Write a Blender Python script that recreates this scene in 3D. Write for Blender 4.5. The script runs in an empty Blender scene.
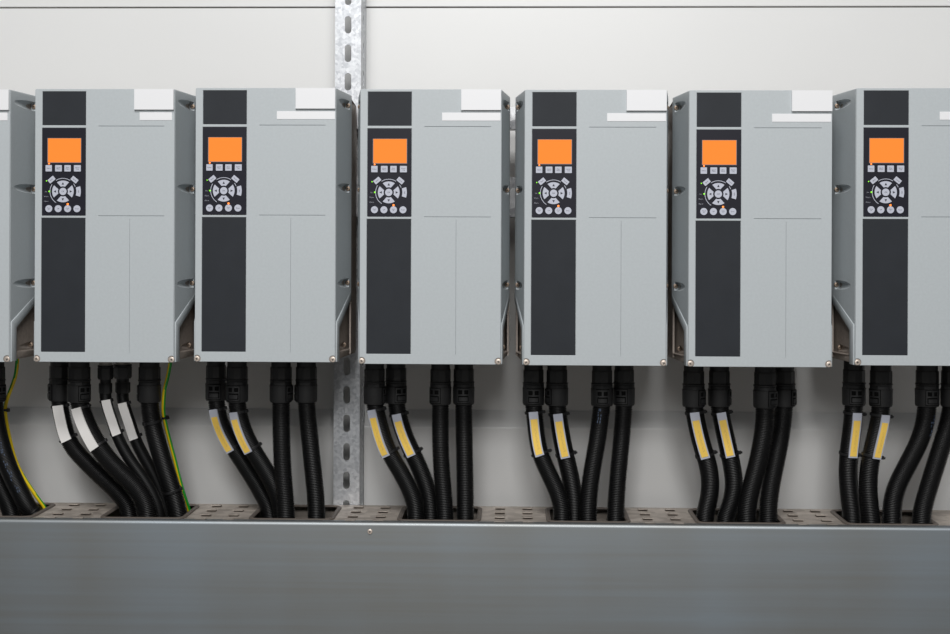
import bpy, bmesh, math, random
from mathutils import Vector, Matrix, Euler
random.seed(7)
PI = math.pi
COL = bpy.context.scene.collection
S = 0.0015            # metres per photograph pixel on the plane of the drive fronts
F = 1400.0            # focal length in pixels
D = F * S             # camera distance to the drive fronts
EXPOSURE = 0.0

# ------------------------------------------------------------------ camera
cd = bpy.data.cameras.new('camera')
cam = bpy.data.objects.new('camera', cd)
COL.objects.link(cam)
cd.sensor_fit = 'HORIZONTAL'
cd.sensor_width = 36.0
cd.lens = F / 950 * 36.0
YAW = math.atan(38 / F)
ROLL = 0.0037
SHY = -62 / 950
cd.shift_x = 0.0
cd.shift_y = SHY
cd.clip_start = 0.05
CAMLOC = Vector((0, -D, 0))
RM = Matrix.Rotation(YAW, 3, 'Z') @ Matrix.Rotation(PI / 2, 3, 'X') @ Matrix.Rotation(ROLL, 3, 'Z')
cam.matrix_world = Matrix.Translation(CAMLOC) @ RM.to_4x4()
bpy.context.scene.camera = cam

def ray(u, v):
    d = Vector(((u - 475) / F, (317 - v) / F + SHY * 950 / F, -1.0))
    return RM @ d

def at(u, v, Y):
    """point of the plane y = Y seen at photograph pixel u, v"""
    d = ray(u, v)
    t = (Y - CAMLOC.y) / d.y
    return CAMLOC + d * t

def atz(u, v, Z):
    d = ray(u, v)
    t = (Z - CAMLOC.z) / d.z
    return CAMLOC + d * t

# ------------------------------------------------------------------ materials
def srgb(r, g, b):
    f = lambda c: (c / 255 / 12.92) if c / 255 <= 0.04045 else ((c / 255 + 0.055) / 1.055) ** 2.4
    return (f(r), f(g), f(b), 1.0)

def mat(name, col, rough=0.5, metal=0.0, spec=0.5, bump=None, vary=None, emit=None, alpha=None):
    """vary = (scale xyz, amount, detail); bump = (scale, strength)"""
    m = bpy.data.materials.new(name)
    m.use_nodes = True
    nt = m.node_tree
    b = nt.nodes['Principled BSDF']
    b.inputs['Base Color'].default_value = col
    b.inputs['Roughness'].default_value = rough
    b.inputs['Metallic'].default_value = metal
    b.inputs['Specular IOR Level'].default_value = spec
    tc = nt.nodes.new('ShaderNodeTexCoord')
    if vary:
        mp = nt.nodes.new('ShaderNodeMapping')
        mp.inputs['Scale'].default_value = vary[0]
        nt.links.new(tc.outputs['Object'], mp.inputs['Vector'])
        n = nt.nodes.new('ShaderNodeTexNoise')
        n.inputs['Scale'].default_value = 1.0
        n.inputs['Detail'].default_value = vary[2]
        nt.links.new(mp.outputs['Vector'], n.inputs['Vector'])
        r = nt.nodes.new('ShaderNodeValToRGB')
        a = vary[1]
        r.color_ramp.elements[0].position = 0.3
        r.color_ramp.elements[1].position = 0.7
        tint = vary[3] if len(vary) > 3 else (1, 1, 1)
        r.color_ramp.elements[0].color = (col[0] * (1 - a), col[1] * (1 - a), col[2] * (1 - a), 1)
        r.color_ramp.elements[1].color = (min(1, col[0] * (1 + a) * tint[0]), min(1, col[1] * (1 + a) * tint[1]), min(1, col[2] * (1 + a) * tint[2]), 1)
        nt.links.new(n.outputs['Fac'], r.inputs['Fac'])
        nt.links.new(r.outputs['Color'], b.inputs['Base Color'])
    if bump:
        n2 = nt.nodes.new('ShaderNodeTexNoise')
        n2.inputs['Scale'].default_value = bump[0]
        n2.inputs['Detail'].default_value = 3
        nt.links.new(tc.outputs['Object'], n2.inputs['Vector'])
        bp = nt.nodes.new('ShaderNodeBump')
        bp.inputs['Strength'].default_value = bump[1]
        bp.inputs['Distance'].default_value = 0.001
        nt.links.new(n2.outputs['Fac'], bp.inputs['Height'])
        nt.links.new(bp.outputs['Normal'], b.inputs['Normal'])
    if emit:
        b.inputs['Emission Color'].default_value = emit[0]
        b.inputs['Emission Strength'].default_value = emit[1]
    return m

def galvanised(name, dark, light, rough, scale, metal=0.85):
    m = mat(name, light, rough, metal)
    nt = m.node_tree
    b = nt.nodes['Principled BSDF']
    tc = nt.nodes.new('ShaderNodeTexCoord')
    v = nt.nodes.new('ShaderNodeTexVoronoi')
    v.inputs['Scale'].default_value = scale
    n = nt.nodes.new('ShaderNodeTexNoise')
    n.inputs['Scale'].default_value = scale * 0.8
    n.inputs['Detail'].default_value = 4
    mx = nt.nodes.new('ShaderNodeMixRGB')
    mx.inputs['Fac'].default_value = 0.25
    nt.links.new(tc.outputs['Object'], n.inputs['Vector'])
    nt.links.new(n.outputs['Color'], mx.inputs['Color2'])
    nt.links.new(tc.outputs['Object'], mx.inputs['Color1'])
    nt.links.new(tc.outputs['Object'], v.inputs['Vector'])
    sp = nt.nodes.new('ShaderNodeSeparateColor')
    nt.links.new(v.outputs['Color'], sp.inputs['Color'])
    ad = nt.nodes.new('ShaderNodeMath')
    ad.operation = 'MULTIPLY_ADD'
    ad.inputs[1].default_value = 0.45
    nt.links.new(sp.outputs[0], ad.inputs[0])
    m2 = nt.nodes.new('ShaderNodeMath')
    m2.operation = 'MULTIPLY'
    m2.inputs[1].default_value = 0.55
    nt.links.new(n.outputs['Fac'], m2.inputs[0])
    nt.links.new(m2.outputs[0], ad.inputs[2])
    r = nt.nodes.new('ShaderNodeValToRGB')
    r.color_ramp.elements[0].position = 0.2
    r.color_ramp.elements[1].position = 0.75
    r.color_ramp.elements[0].color = dark
    r.color_ramp.elements[1].color = light
    nt.links.new(ad.outputs[0], r.inputs['Fac'])
    nt.links.new(r.outputs['Color'], b.inputs['Base Color'])
    nt.nodes.remove(mx)
    return m

def brushed(name, col, rough):
    """rolled sheet steel: fine horizontal streaks and broad soft patches"""
    m = mat(name, col, rough, 0.9)
    nt = m.node_tree
    b = nt.nodes['Principled BSDF']
    tc = nt.nodes.new('ShaderNodeTexCoord')
    def noise(scale, detail):
        mp = nt.nodes.new('ShaderNodeMapping')
        mp.inputs['Scale'].default_value = scale
        nt.links.new(tc.outputs['Object'], mp.inputs['Vector'])
        n = nt.nodes.new('ShaderNodeTexNoise')
        n.inputs['Scale'].default_value = 1
        n.inputs['Detail'].default_value = detail
        nt.links.new(mp.outputs['Vector'], n.inputs['Vector'])
        return n
    a = noise((1.5, 1, 90), 3)
    c = noise((5, 1, 3.0), 2)
    mx = nt.nodes.new('ShaderNodeMath')
    mx.operation = 'MULTIPLY_ADD'
    mx.inputs[1].default_value = 0.4
    h = nt.nodes.new('ShaderNodeMath')
    h.operation = 'MULTIPLY'
    h.inputs[1].default_value = 0.6
    nt.links.new(c.outputs['Fac'], h.inputs[0])
    nt.links.new(a.outputs['Fac'], mx.inputs[0])
    nt.links.new(h.outputs[0], mx.inputs[2])
    r = nt.nodes.new('ShaderNodeValToRGB')
    r.color_ramp.elements[0].position = 0.3
    r.color_ramp.elements[1].position = 0.7
    k = 0.84
    r.color_ramp.elements[0].color = (col[0] * k * 1.08, col[1] * k, col[2] * k * 0.9, 1)
    r.color_ramp.elements[1].color = (col[0] * 1.05, col[1] * 1.1, col[2] * 1.16, 1)
    nt.links.new(mx.outputs[0], r.inputs['Fac'])
    nt.links.new(r.outputs['Color'], b.inputs['Base Color'])
    return m

M = {}
M['wall'] = mat('white_painted_panel', srgb(231, 231, 230), 0.32, vary=((2, 2, 3), 0.015, 2), bump=(300, 0.04))
M['joint'] = mat('panel_joint_sealant', srgb(105, 98, 84), 0.8)
M['floor'] = mat('grey_floor', srgb(150, 148, 144), 0.5, vary=((3, 3, 3), 0.1, 4))
M['plastic'] = mat('blue_grey_plastic', srgb(187, 193, 196), 0.45, vary=((260, 260, 260), 0.025, 2), bump=(900, 0.10))
M['black_panel'] = mat('charcoal_plastic', srgb(43, 46, 51), 0.55, spec=0.25, vary=((25, 25, 25), 0.08, 4), bump=(900, 0.15))
M['lcp'] = mat('black_keypad_plastic', srgb(33, 33, 42), 0.4, spec=0.25)
M['button'] = mat('light_grey_key', srgb(196, 199, 212), 0.5)
M['ink'] = mat('dark_key_print', srgb(46, 48, 58), 0.6)
M['pale_ink'] = mat('pale_print', srgb(160, 162, 172), 0.6)
M['white'] = mat('white_label', srgb(240, 240, 242), 0.4)
M['base'] = mat('dark_cast_base', srgb(160, 150, 142), 0.5, 0.2, vary=((200, 200, 200), 0.15, 3), bump=(700, 0.2))
M['screw'] = mat('zinc_screw', srgb(222, 208, 196), 0.42, 0.6)
M['shaded_screw'] = mat('shade_toned_zinc_screw', srgb(150, 132, 116), 0.5, 0.6)  # same zinc, darkened to paint in the shade of the side pockets
M['hole'] = mat('dark_socket', srgb(30, 28, 26), 0.7)
M['screen'] = mat('orange_screen', srgb(40, 20, 8), 0.6, spec=0.1, emit=((1.0, 0.275, 0.038, 1), 1.0))
M['screen_edge'] = mat('screen_surround', srgb(120, 122, 130), 0.4)
M['led_orange'] = mat('orange_led', srgb(255, 120, 30), 0.4, emit=((1.0, 0.25, 0.04, 1), 1.3))
M['led_green'] = mat('green_led', srgb(120, 220, 30), 0.4, emit=((0.25, 0.75, 0.03, 1), 0.8))
M['conduit'] = mat('black_corrugated_plastic', srgb(12, 12, 13), 0.45, spec=0.32)
M['gland'] = mat('black_gland_plastic', srgb(30, 30, 31), 0.5, bump=(500, 0.1))
M['gap'] = mat('painted_gap_shade', srgb(12, 12, 12), 0.8, spec=0.1)
M['tie'] = mat('black_tie', srgb(26, 26, 27), 0.4)
M['holder'] = mat('clear_grey_marker_holder', srgb(186, 189, 200), 0.25)
M['marker_white'] = mat('white_marker', srgb(246, 243, 240), 0.45)
M['wire_y'] = mat('yellow_insulation', srgb(226, 196, 20), 0.4)
M['wire_g'] = mat('green_insulation', srgb(20, 150, 40), 0.4)
M['print'] = mat('pale_blue_print', srgb(88, 104, 130), 0.5)
M['collar'] = mat('pale_grey_collar', srgb(170, 165, 158), 0.45)
M['strut'] = galvanised('galvanised_strut', srgb(172, 175, 180), srgb(214, 216, 219), 0.45, 210, 0.55)
M['rail'] = galvanised('galvanised_rail', srgb(130, 132, 136), srgb(205, 206, 208), 0.42, 90)
M['tray_top'] = galvanised('dusty_galvanised_sheet', srgb(158, 148, 139), srgb(200, 190, 180), 0.5, 60, 0.45)
M['lid'] = brushed('rolled_steel_sheet', srgb(152, 157, 160), 0.5)
M['rubber'] = mat('edge_trim_rubber', srgb(96, 88, 82), 0.55)

def yellow_marker():
    """yellow paper insert with faint hand-written-looking grey marks along its middle"""
    m = mat('yellow_marker', srgb(250, 208, 96), 0.5)
    nt = m.node_tree
    b = nt.nodes['Principled BSDF']
    uv = nt.nodes.new('ShaderNodeUVMap')
    mp = nt.nodes.new('ShaderNodeMapping')
    mp.inputs['Scale'].default_value = (4.0, 26.0, 1)
    nt.links.new(uv.outputs['UV'], mp.inputs['Vector'])
    n = nt.nodes.new('ShaderNodeTexNoise')
    n.inputs['Scale'].default_value = 1.6
    n.inputs['Detail'].default_value = 2
    nt.links.new(mp.outputs['Vector'], n.inputs['Vector'])
    g = nt.nodes.new('ShaderNodeMath'); g.operation = 'GREATER_THAN'; g.inputs[1].default_value = 0.52
    nt.links.new(n.outputs['Fac'], g.inputs[0])
    sx = nt.nodes.new('ShaderNodeSeparateXYZ')
    nt.links.new(uv.outputs['UV'], sx.inputs['Vector'])
    def band(sock, c, w):
        q = nt.nodes.new('ShaderNodeMath'); q.operation = 'COMPARE'
        q.inputs[1].default_value = c; q.inputs[2].default_value = w
        nt.links.new(sx.outputs[sock], q.inputs[0])
        return q
    p1 = band('X', 0.58, 0.16); p2 = band('Y', 0.56, 0.3)
    a = nt.nodes.new('ShaderNodeMath'); a.operation = 'MULTIPLY'
    nt.links.new(p1.outputs[0], a.inputs[0]); nt.links.new(p2.outputs[0], a.inputs[1])
    a2 = nt.nodes.new('ShaderNodeMath'); a2.operation = 'MULTIPLY'
    nt.links.new(a.outputs[0], a2.inputs[0]); nt.links.new(g.outputs[0], a2.inputs[1])
    a3 = nt.nodes.new('ShaderNodeMath'); a3.operation = 'MULTIPLY'; a3.inputs[1].default_value = 0.5
    nt.links.new(a2.outputs[0], a3.inputs[0])
    mx = nt.nodes.new('ShaderNodeMixRGB')
    mx.inputs['Color1'].default_value = srgb(250, 208, 96)
    mx.inputs['Color2'].default_value = srgb(190, 160, 92)
    nt.links.new(a3.outputs[0], mx.inputs['Fac'])
    nt.links.new(mx.outputs['Color'], b.inputs['Base Color'])
    return m
M['marker_yellow'] = yellow_marker()

# ------------------------------------------------------------------ object helpers
def obj(name, bm, mats, parent=None, loc=None, smooth=30):
    me = bpy.data.meshes.new(name)
    bmesh.ops.recalc_face_normals(bm, faces=bm.faces)
    bm.to_mesh(me)
    bm.free()
    for m in (mats if isinstance(mats, (list, tuple)) else [mats]):
        me.materials.append(m)
    if smooth:
        me.polygons.foreach_set('use_smooth', [p.area < 3e-4 for p in me.polygons])
        me.set_sharp_from_angle(angle=math.radians(smooth))
    o = bpy.data.objects.new(name, me)
    COL.objects.link(o)
    if parent: o.parent = parent
    if loc is not None: o.location = loc
    return o

def tag(o, label=None, cat=None, group=None, kind=None):
    if label: o['label'] = label
    if cat: o['category'] = cat
    if group: o['group'] = group
    if kind: o['kind'] = kind
    return o

def empty(name, loc):
    o = bpy.data.objects.new(name, None)
    o.empty_display_size = 0.05
    o.location = loc
    COL.objects.link(o)
    return o

def dup(o, parent=None):
    c = o.copy()
    COL.objects.link(c)
    if parent: c.parent = parent
    for ch in list(o.children):
        dup(ch, c)
    return c

def box(bm, x0, x1, y0, y1, z0, z1, mi=0):
    v = [bm.verts.new((x, y, z)) for x in (x0, x1) for y in (y0, y1) for z in (z0, z1)]
    for q in ((0, 1, 3, 2), (4, 6, 7, 5), (0, 4, 5, 1), (2, 3, 7, 6), (0, 2, 6, 4), (1, 5, 7, 3)):
        f = bm.faces.new([v[i] for i in q])
        f.material_index = mi
    return v

def bevel(bm, w, seg=2, ang=30, filt=None):
    bmesh.ops.recalc_face_normals(bm, faces=bm.faces)
    es = [e for e in bm.edges if len(e.link_faces) == 2 and e.calc_face_angle(0) > math.radians(ang) and (filt is None or filt(e))]
    bmesh.ops.bevel(bm, geom=es, offset=w, segments=seg, affect='EDGES', profile=0.5, clamp_overlap=True)

def plate(bm, outer, holes=(), y0=0.0, y1=0.001, bev=0.0, mi=0, M4=None):
    """2D outline (x, z) with holes, thickness from y0 (front) to y1"""
    t = bmesh.new()
    es = []
    for loop in [outer] + list(holes):
        vs = [t.verts.new((x, y0, z)) for x, z in loop]
        for i in range(len(vs)):
            es.append(t.edges.new((vs[i], vs[(i + 1) % len(vs)])))
    bmesh.ops.triangle_fill(t, use_beauty=True, use_dissolve=False, edges=es)
    fs = list(t.faces)
    r = bmesh.ops.extrude_face_region(t, geom=fs)
    vs = [g for g in r['geom'] if isinstance(g, bmesh.types.BMVert)]
    bmesh.ops.translate(t, verts=vs, vec=(0, y1 - y0, 0))
    if bev:
        bevel(t, bev, 2, 60, lambda e: all(abs(v.co.y - y0) < 1e-7 for v in e.verts))
    for f in t.faces: f.material_index = mi
    if M4 is not None: t.transform(M4)
    me = bpy.data.meshes.new('tmp')
    t.to_mesh(me); t.free()
    bm.from_mesh(me)
    bpy.data.meshes.remove(me)

def rect(x0, x1, z0, z1, r=0.0, n=4):
    if r <= 0: return [(x0, z0), (x1, z0), (x1, z1), (x0, z1)]
    out = []
    for cx, cz, a in ((x1 - r, z1 - r, 0), (x0 + r, z1 - r, 90), (x0 + r, z0 + r, 180), (x1 - r, z0 + r, 270)):
        for i in range(n + 1):
            t = math.radians(a + 90 * i / n)
            out.append((cx + r * math.cos(t), cz + r * math.sin(t)))
    return out

def slot(cx, cz, w, h, n=6):
    return rect(cx - w / 2, cx + w / 2, cz - h / 2, cz + h / 2, min(w, h) / 2 * 0.999, n)

def circle(cx, cz, r, n=20):
    return [(cx + r * math.cos(2 * PI * i / n), cz + r * math.sin(2 * PI * i / n)) for i in range(n)]

def sector(cx, cz, r0, r1, a0, a1, n=10):
    A = [math.radians(a0 + (a1 - a0) * i / n) for i in range(n + 1)]
    return [(cx + r1 * math.cos(a), cz + r1 * math.sin(a)) for a in A] + [(cx + r0 * math.cos(a), cz + r0 * math.sin(a)) for a in reversed(A)]

def lathe(bm, prof, segs=24, mi=0, rot=0.0, c=(0, 0)):
    """prof = (radius, z) list, round the z axis"""
    rings = []
    for r, z in prof:
        rings.append([bm.verts.new((c[0] + r * math.cos(rot + 2 * PI * i / segs), c[1] + r * math.sin(rot + 2 * PI * i / segs), z)) for i in range(segs)])
    for a, b in zip(rings, rings[1:]):
        for i in range(segs):
            bm.faces.new((a[i], a[(i + 1) % segs], b[(i + 1) % segs], b[i])).material_index = mi
    for rg in (rings[0], rings[-1]):
        bm.faces.new(rg).material_index = mi

def boolean_cut(o, cutters):
    """cut the cutters out of o's mesh, with the result stored as plain mesh data"""
    for c in cutters:
        md = o.modifiers.new('cut', 'BOOLEAN')
        md.operation = 'DIFFERENCE'
        md.solver = 'EXACT'
        md.object = c
    bpy.context.view_layer.update()
    dg = bpy.context.evaluated_depsgraph_get()
    me = bpy.data.meshes.new_from_object(o.evaluated_get(dg))
    o.modifiers.clear()
    me.name = o.data.name
    o.data = me
    me.polygons.foreach_set('use_smooth', [False] * len(me.polygons))
    for c in cutters:
        bpy.data.objects.remove(c)

TEXT = {}
def text_into(bm, s, cx, cz, size, y, mi, sx=1.0):
    """flat lettering centred on cx, cz"""
    if s not in TEXT:
        cu = bpy.data.curves.new('txt', 'FONT')
        cu.body = s
        cu.align_x = 'CENTER'; cu.align_y = 'CENTER'
        cu.resolution_u = 2
        o = bpy.data.objects.new('txt', cu)
        COL.objects.link(o)
        bpy.context.view_layer.update()
        dg = bpy.context.evaluated_depsgraph_get()
        me = bpy.data.meshes.new_from_object(o.evaluated_get(dg))
        bpy.data.objects.remove(o)
        TEXT[s] = me
    me = TEXT[s]
    base = len(bm.verts)
    vs = [bm.verts.new((cx + v.co.x * size * sx, y, cz + v.co.y * size)) for v in me.vertices]
    for p in me.polygons:
        try:
            bm.faces.new([vs[i] for i in p.vertices]).material_index = mi
        except ValueError:
            pass

# ------------------------------------------------------------------ setting
WALL_Y = 0.295
zj = at(475, 7.2, WALL_Y).z
zr0 = at(475, 410, WALL_Y).z
zr1 = at(475, 427, WALL_Y).z
XL, XR = -1.9, 1.9
FLOOR_Z = -1.35
def wall_profile():
    g = 0.0012
    return [(WALL_Y, 1.3), (WALL_Y, zj + g + 0.0008), (WALL_Y + 0.0008, zj + g), (WALL_Y + 0.006, zj + g), (WALL_Y + 0.006, zj - g),
            (WALL_Y + 0.0008, zj - g), (WALL_Y, zj - g - 0.0008), (WALL_Y, zr0), (WALL_Y - 0.0035, zr0 - 0.002)] + [
            (WALL_Y - 0.0200 + 0.0045 * (1 - math.cos(t)), zr1 + 0.0045 * math.sin(t)) for t in [math.radians(a) for a in (55, 44, 33, 22, 11, 0)]] + [
            (WALL_Y - 0.0200, FLOOR_Z), (WALL_Y + 0.06, FLOOR_Z), (WALL_Y + 0.06, 1.3)]
SY0, SY1 = 0.212, WALL_Y - 0.0004
pL, pR = at(335, 60, SY0).x, at(361, 60, SY0).x
pr = wall_profile()
flat = [(y, z) if z > zr0 + 0.02 or y > WALL_Y + 0.01 else (WALL_Y, z) for y, z in pr]
bm = bmesh.new()
for prof, xa, xb in ((pr, XL, pL - 0.0006), (flat, pL - 0.0006, pR + 0.0006), (pr, pR + 0.0006, XR)):
    va = [bm.verts.new((xa, y, z)) for y, z in prof]
    vb = [bm.verts.new((xb, y, z)) for y, z in prof]
    n = len(prof)
    for i in range(n):
        f = bm.faces.new((va[i], va[(i + 1) % n], vb[(i + 1) % n], vb[i]))
        if i == 3: f.material_index = 1
    bm.faces.new(va); bm.faces.new(list(reversed(vb)))
tag(obj('wall_back', bm, [M['wall'], M['joint']]), kind='structure')
bm = bmesh.new()
box(bm, XL, XR, -3.6, WALL_Y + 0.06, FLOOR_Z - 0.05, FLOOR_Z)
tag(obj('floor', bm, M['floor']), kind='structure')

# ------------------------------------------------------------------ galvanised strut
def build_strut():
    zt, zb = 1.25, -0.62
    w = pR - pL
    hw = w / 2
    px = S * (D + SY0) / D
    root = Vector(((pL + pR) / 2, SY1, zb))
    bm = bmesh.new()
    th = 0.0025
    pitch = 28.55 * px
    zc0 = at(348, 24.8, SY0).z - zb
    zs = [zc0 + k * pitch for k in range(-40, 40)]
    H = zt - zb
    zs = [z for z in zs if 0.03 < z < H - 0.03]
    plate(bm, rect(-hw, hw, 0, H), [slot(0, z, 6.6 * px, 17.5 * px) for z in zs], SY0 - SY1, SY0 - SY1 + th, 0)
    d = SY1 - SY0
    for s in (1,):
        t = bmesh.new()
        plate(t, rect(-d + th, 0, 0, H), [slot(-d / 2, z + 0.2 * pitch, 0.013, 0.028) for z in zs if z + 0.3 * pitch < H - 0.03], 0, th)
        t.transform(Matrix.Translation((s * hw if s < 0 else hw - th * 0, 0, 0)) @ Matrix.Rotation(PI / 2, 4, 'Z') @ Matrix.Translation((0, 0 if s > 0 else -th, 0)))
        me = bpy.data.meshes.new('t'); t.to_mesh(me); t.free(); bm.from_mesh(me); bpy.data.meshes.remove(me)
    o = obj('strut_channel', bm, M['strut'], None, root)
    tag(o, 'vertical galvanised steel strut with oblong slots running up the white wall behind the drives', 'strut')
build_strut()

# ------------------------------------------------------------------ horizontal rails that carry the drives
RY0, RY1 = 0.1805, 0.211
def build_rail(v0, v1, label):
    za, zb = at(512, v1, RY0).z, at(512, v0, RY0).z
    bm = bmesh.new()
    h = zb - za
    plate(bm, rect(-1.15, 1.15, 0, h), [slot(x * 0.0617 + 0.03, h / 2, 0.03, 0.010) for x in range(-18, 18)], RY0 - RY1, RY0 - RY1 + 0.0025)
    box(bm, -1.15, 1.15, RY0 - RY1 + 0.0025, 0, 0, 0.0025)
    box(bm, -1.15, 1.15, RY0 - RY1 + 0.0025, 0, h - 0.0025, h)
    o = obj('mounting_rail', bm, M['rail'], None, Vector((0, RY1, za)))
    tag(o, label, 'rail', 'horizontal rails behind the drives')
build_rail(107, 129, 'upper horizontal steel rail glimpsed behind the narrow gap between two drives, near their tops')
build_rail(177, 217, 'lower and broader horizontal steel rail glimpsed in the dark gap between two drives')

# ------------------------------------------------------------------ drives
P = S
VS = 1.0058
H = 273.8 * P * VS
HWF, HWB, DS = 70.9 * P, 79.3 * P, 0.099     # half width front, half width at the back of the shell, shell depth
YF = 0.0014
YB = 0.178
def hw(y): return HWF + (HWB - HWF) * y / DS
def X(u): return (u - 360 - 70.75) * P        # drive pixel -> local x
def Z(v): return (363.5 - v) * P * VS              # drive pixel -> local z

def extrude_profile(bm, prof, wf):
    a = [bm.verts.new((-wf(y) - 1.0 * P * min(y, DS) / DS, y, z)) for y, z in prof]
    b = [bm.verts.new((wf(y), y, z)) for y, z in prof]
    n = len(prof)
    for i in range(n):
        bm.faces.new((a[i], a[(i + 1) % n], b[(i + 1) % n], b[i]))
    bm.faces.new(a); bm.faces.new(list(reversed(b)))

def cyl_y(r, y0, y1, cx, cz, n=24):
    bm = bmesh.new()
    lathe(bm, [(r, y0), (r, y1)], n)
    bm.transform(Matrix.Translation((cx, 0, cz)) @ Matrix.Rotation(-PI / 2, 4, 'X'))
    for v in bm.verts: pass
    return obj('cutter', bm, M['plastic'])

def screw_bm(r, h=0.002):
    """round screw head facing -y with a cross recess"""
    bm = bmesh.new()
    lathe(bm, [(r * 0.78, -h), (r * 0.95, -h * 0.85), (r, -h * 0.6), (r, 0.0015)], 20)
    bm.transform(Matrix(((1, 0, 0, 0), (0, 0, 1, 0), (0, 1, 0, 0), (0, 0, 0, 1))))
    for a in (20, 110):
        t = bmesh.new()
        box(t, -r * 0.5, r * 0.5, -h * 1.04, -h * 0.7, -r * 0.11, r * 0.11, 1)
        t.transform(Matrix.Rotation(math.radians(a), 4, 'Y'))
        me = bpy.data.meshes.new('t'); t.to_mesh(me); t.free(); bm.from_mesh(me); bpy.data.meshes.remove(me)
    return bm

def make_drive():
    root = empty('inverter_drive', (0, 0, 0))
    # shell: slanting sides, cut diagonally low down at the back
    bm = bmesh.new()
    extrude_profile(bm, [(YF, 0), (0.013, 0), (0.013, 0.058), (DS, 0.100), (DS, H), (YF, H)], hw)
    bevel(bm, 0.0017, 3)
    shell = obj('housing', bm, M['plastic'], root)
    cut = []
    PZ = [Z(101.5), Z(187.5), Z(285)]
    rp = 0.0070
    xc = hw(0.012) + rp
    for s in (-1, 1):
        for z in PZ:
            cut.append(cyl_y(rp, 0.0, 0.083, s * xc - (0.0012 if s < 0 else 0), z))
    boolean_cut(shell, cut)
    sc = screw_bm(0.0036)
    sme = None
    for s in (-1, 1):
        for z in PZ:
            if sme is None:
                o = obj('screw', sc, [M['shaded_screw'], M['hole']], root, (s * (xc - 0.0002) - (0.0012 if s < 0 else 0), 0.0825, z)); sme = o.data
            else:
                o = bpy.data.objects.new('screw', sme); COL.objects.link(o); o.parent = root; o.location = (s * (xc - 0.0002) - (0.0012 if s < 0 else 0), 0.0825, z)
    # skirt of the lower terminal cover
    bm = bmesh.new()
    extrude_profile(bm, [(0.0045, 0.0004), (0.021, 0.0004), (0.021, 0.0515), (DS - 0.0005, 0.0925), (DS - 0.0005, 0.1065), (0.0045, 0.0605)], lambda y: hw(y) + 0.0015 * (1 - 0.94 * y / DS))
    bevel(bm, 0.0007, 2)
    obj('skirt', bm, M['plastic'], root)
    # cast base
    bm = bmesh.new()
    def wb(y): return min(hw(min(y, DS)) - 0.0040, 0.1168) if y < DS else 0.1168
    extrude_profile(bm, [(0.010, 0.002), (YB, 0.002), (YB, H - 0.008), (DS + 0.001, H - 0.003), (0.010, H - 0.003)], wb)
    bevel(bm, 0.001, 1)
    base = obj('base', bm, M['base'], root)
    cut = [cyl_y(0.0058, 0.0, 0.088, s * (hw(0.03) - 0.0042 + 0.006), 0.021) for s in (-1, 1)]
    boolean_cut(base, cut)
    base.parent = root
    for s in (-1, 1):
        o = bpy.data.objects.new('screw', sme); COL.objects.link(o); o.parent = root; o.location = (s * (hw(0.03) - 0.0012), 0.0875, 0.021)
        bm = bmesh.new()
        box(bm, s * 0.1165 - 0.0014, s * 0.1165 + 0.0014, DS + 0.004, YB - 0.004, 0.0062, H - 0.02)
        obj('side_rib', bm, M['base'], root)
    bm = bmesh.new()     # foot ledge of the base
    extrude_profile(bm, [(0.023, 0.0025), (YB - 0.002, 0.0025), (YB - 0.002, 0.0125), (DS, 0.0135), (0.023, 0.0145)], lambda y: min(hw(min(y, DS)) - 0.0022, 0.1176))
    bevel(bm, 0.0012, 2)
    obj('base_foot', bm, M['base'], root)
    # front plate: three openings, moulded lines, two notched corners
    nr = 3.9 * P
    e = 0.25 * P
    def notch(cx, a0, a1, n=8):
        return [(cx + nr * math.cos(math.radians(a0 + (a1 - a0) * i / n)), Z(360.6) + nr * math.sin(math.radians(a0 + (a1 - a0) * i / n))) for i in range(n + 1)]
    cl, cr = X(360) + 2.0 * P, X(501.5) - 2.2 * P
    nb = Z(360.6)
    a_side = math.degrees(math.acos(2.0 / 3.9)); a_bot = math.degrees(math.asin(2.9 / 3.9))
    outer = notch(cl, 180 - a_side, 0 - a_bot) + notch(cr, 180 + a_bot, a_side * 1.0)
    r = 1.0 * P
    outer += [(X(501.5), H - r), (X(501.5) - r, H), (X(360) + r, H), (X(360), H - r)]
    holes = [rect(X(367.6) - e, X(411.4) + e, Z(125.9) - e, Z(92.4) + e), rect(X(367.4) - e, X(411.4) + e, Z(216.4) - e, Z(129) + e),
             rect(X(366.9) - e, X(411.2) + e, Z(353.2) - e, Z(219.2) + e)]
    gl = 0.0003
    for v in (127.0, 216.9):
        holes.append(rect(X(424.5), X(491), Z(v) - gl, Z(v) + gl))
    holes.append(rect(X(456.4) - 0.00006, X(456.4) + 0.00006, Z(354), Z(220)))
    bm = bmesh.new()
    plate(bm, outer, holes, 0.0, YF + 0.0002, 0.0005)
    obj('front_cover', bm, M['plastic'], root, smooth=0)
    # raised edges beside the dark column
    for nm, u0, u1, v0, v1 in (('upper_panel', 367.6, 411.4, 92.4, 125.9), ('lower_panel', 366.9, 411.2, 219.2, 353.2)):
        bm = bmesh.new()
        plate(bm, rect(X(u0), X(u1), Z(v1), Z(v0), 0.0005, 2), (), 0.0002, YF + 0.0004, 0.0004)
        obj(nm, bm, M['black_panel'], root, smooth=0)
    for cx in (cl, cr):
        o = obj('corner_screw', screw_bm(2.75 * P, 0.0016), [M['screw'], M['hole']], root, (cx, YF, nb))
        bm = bmesh.new()
        plate(bm, [q for q in circle(cx, nb, nr * 0.98, 24) if q[1] >= 0.0002 and HWF * -1 <= q[0] <= HWF], (), YF - 0.0003, YF + 0.001)
        obj('screw_recess', bm, M['base'], root, smooth=0)
    # keypad
    bm = bmesh.new()
    dx0, dx1, dz0, dz1 = X(373.0), X(406.8), Z(163.5), Z(139.2)
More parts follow.
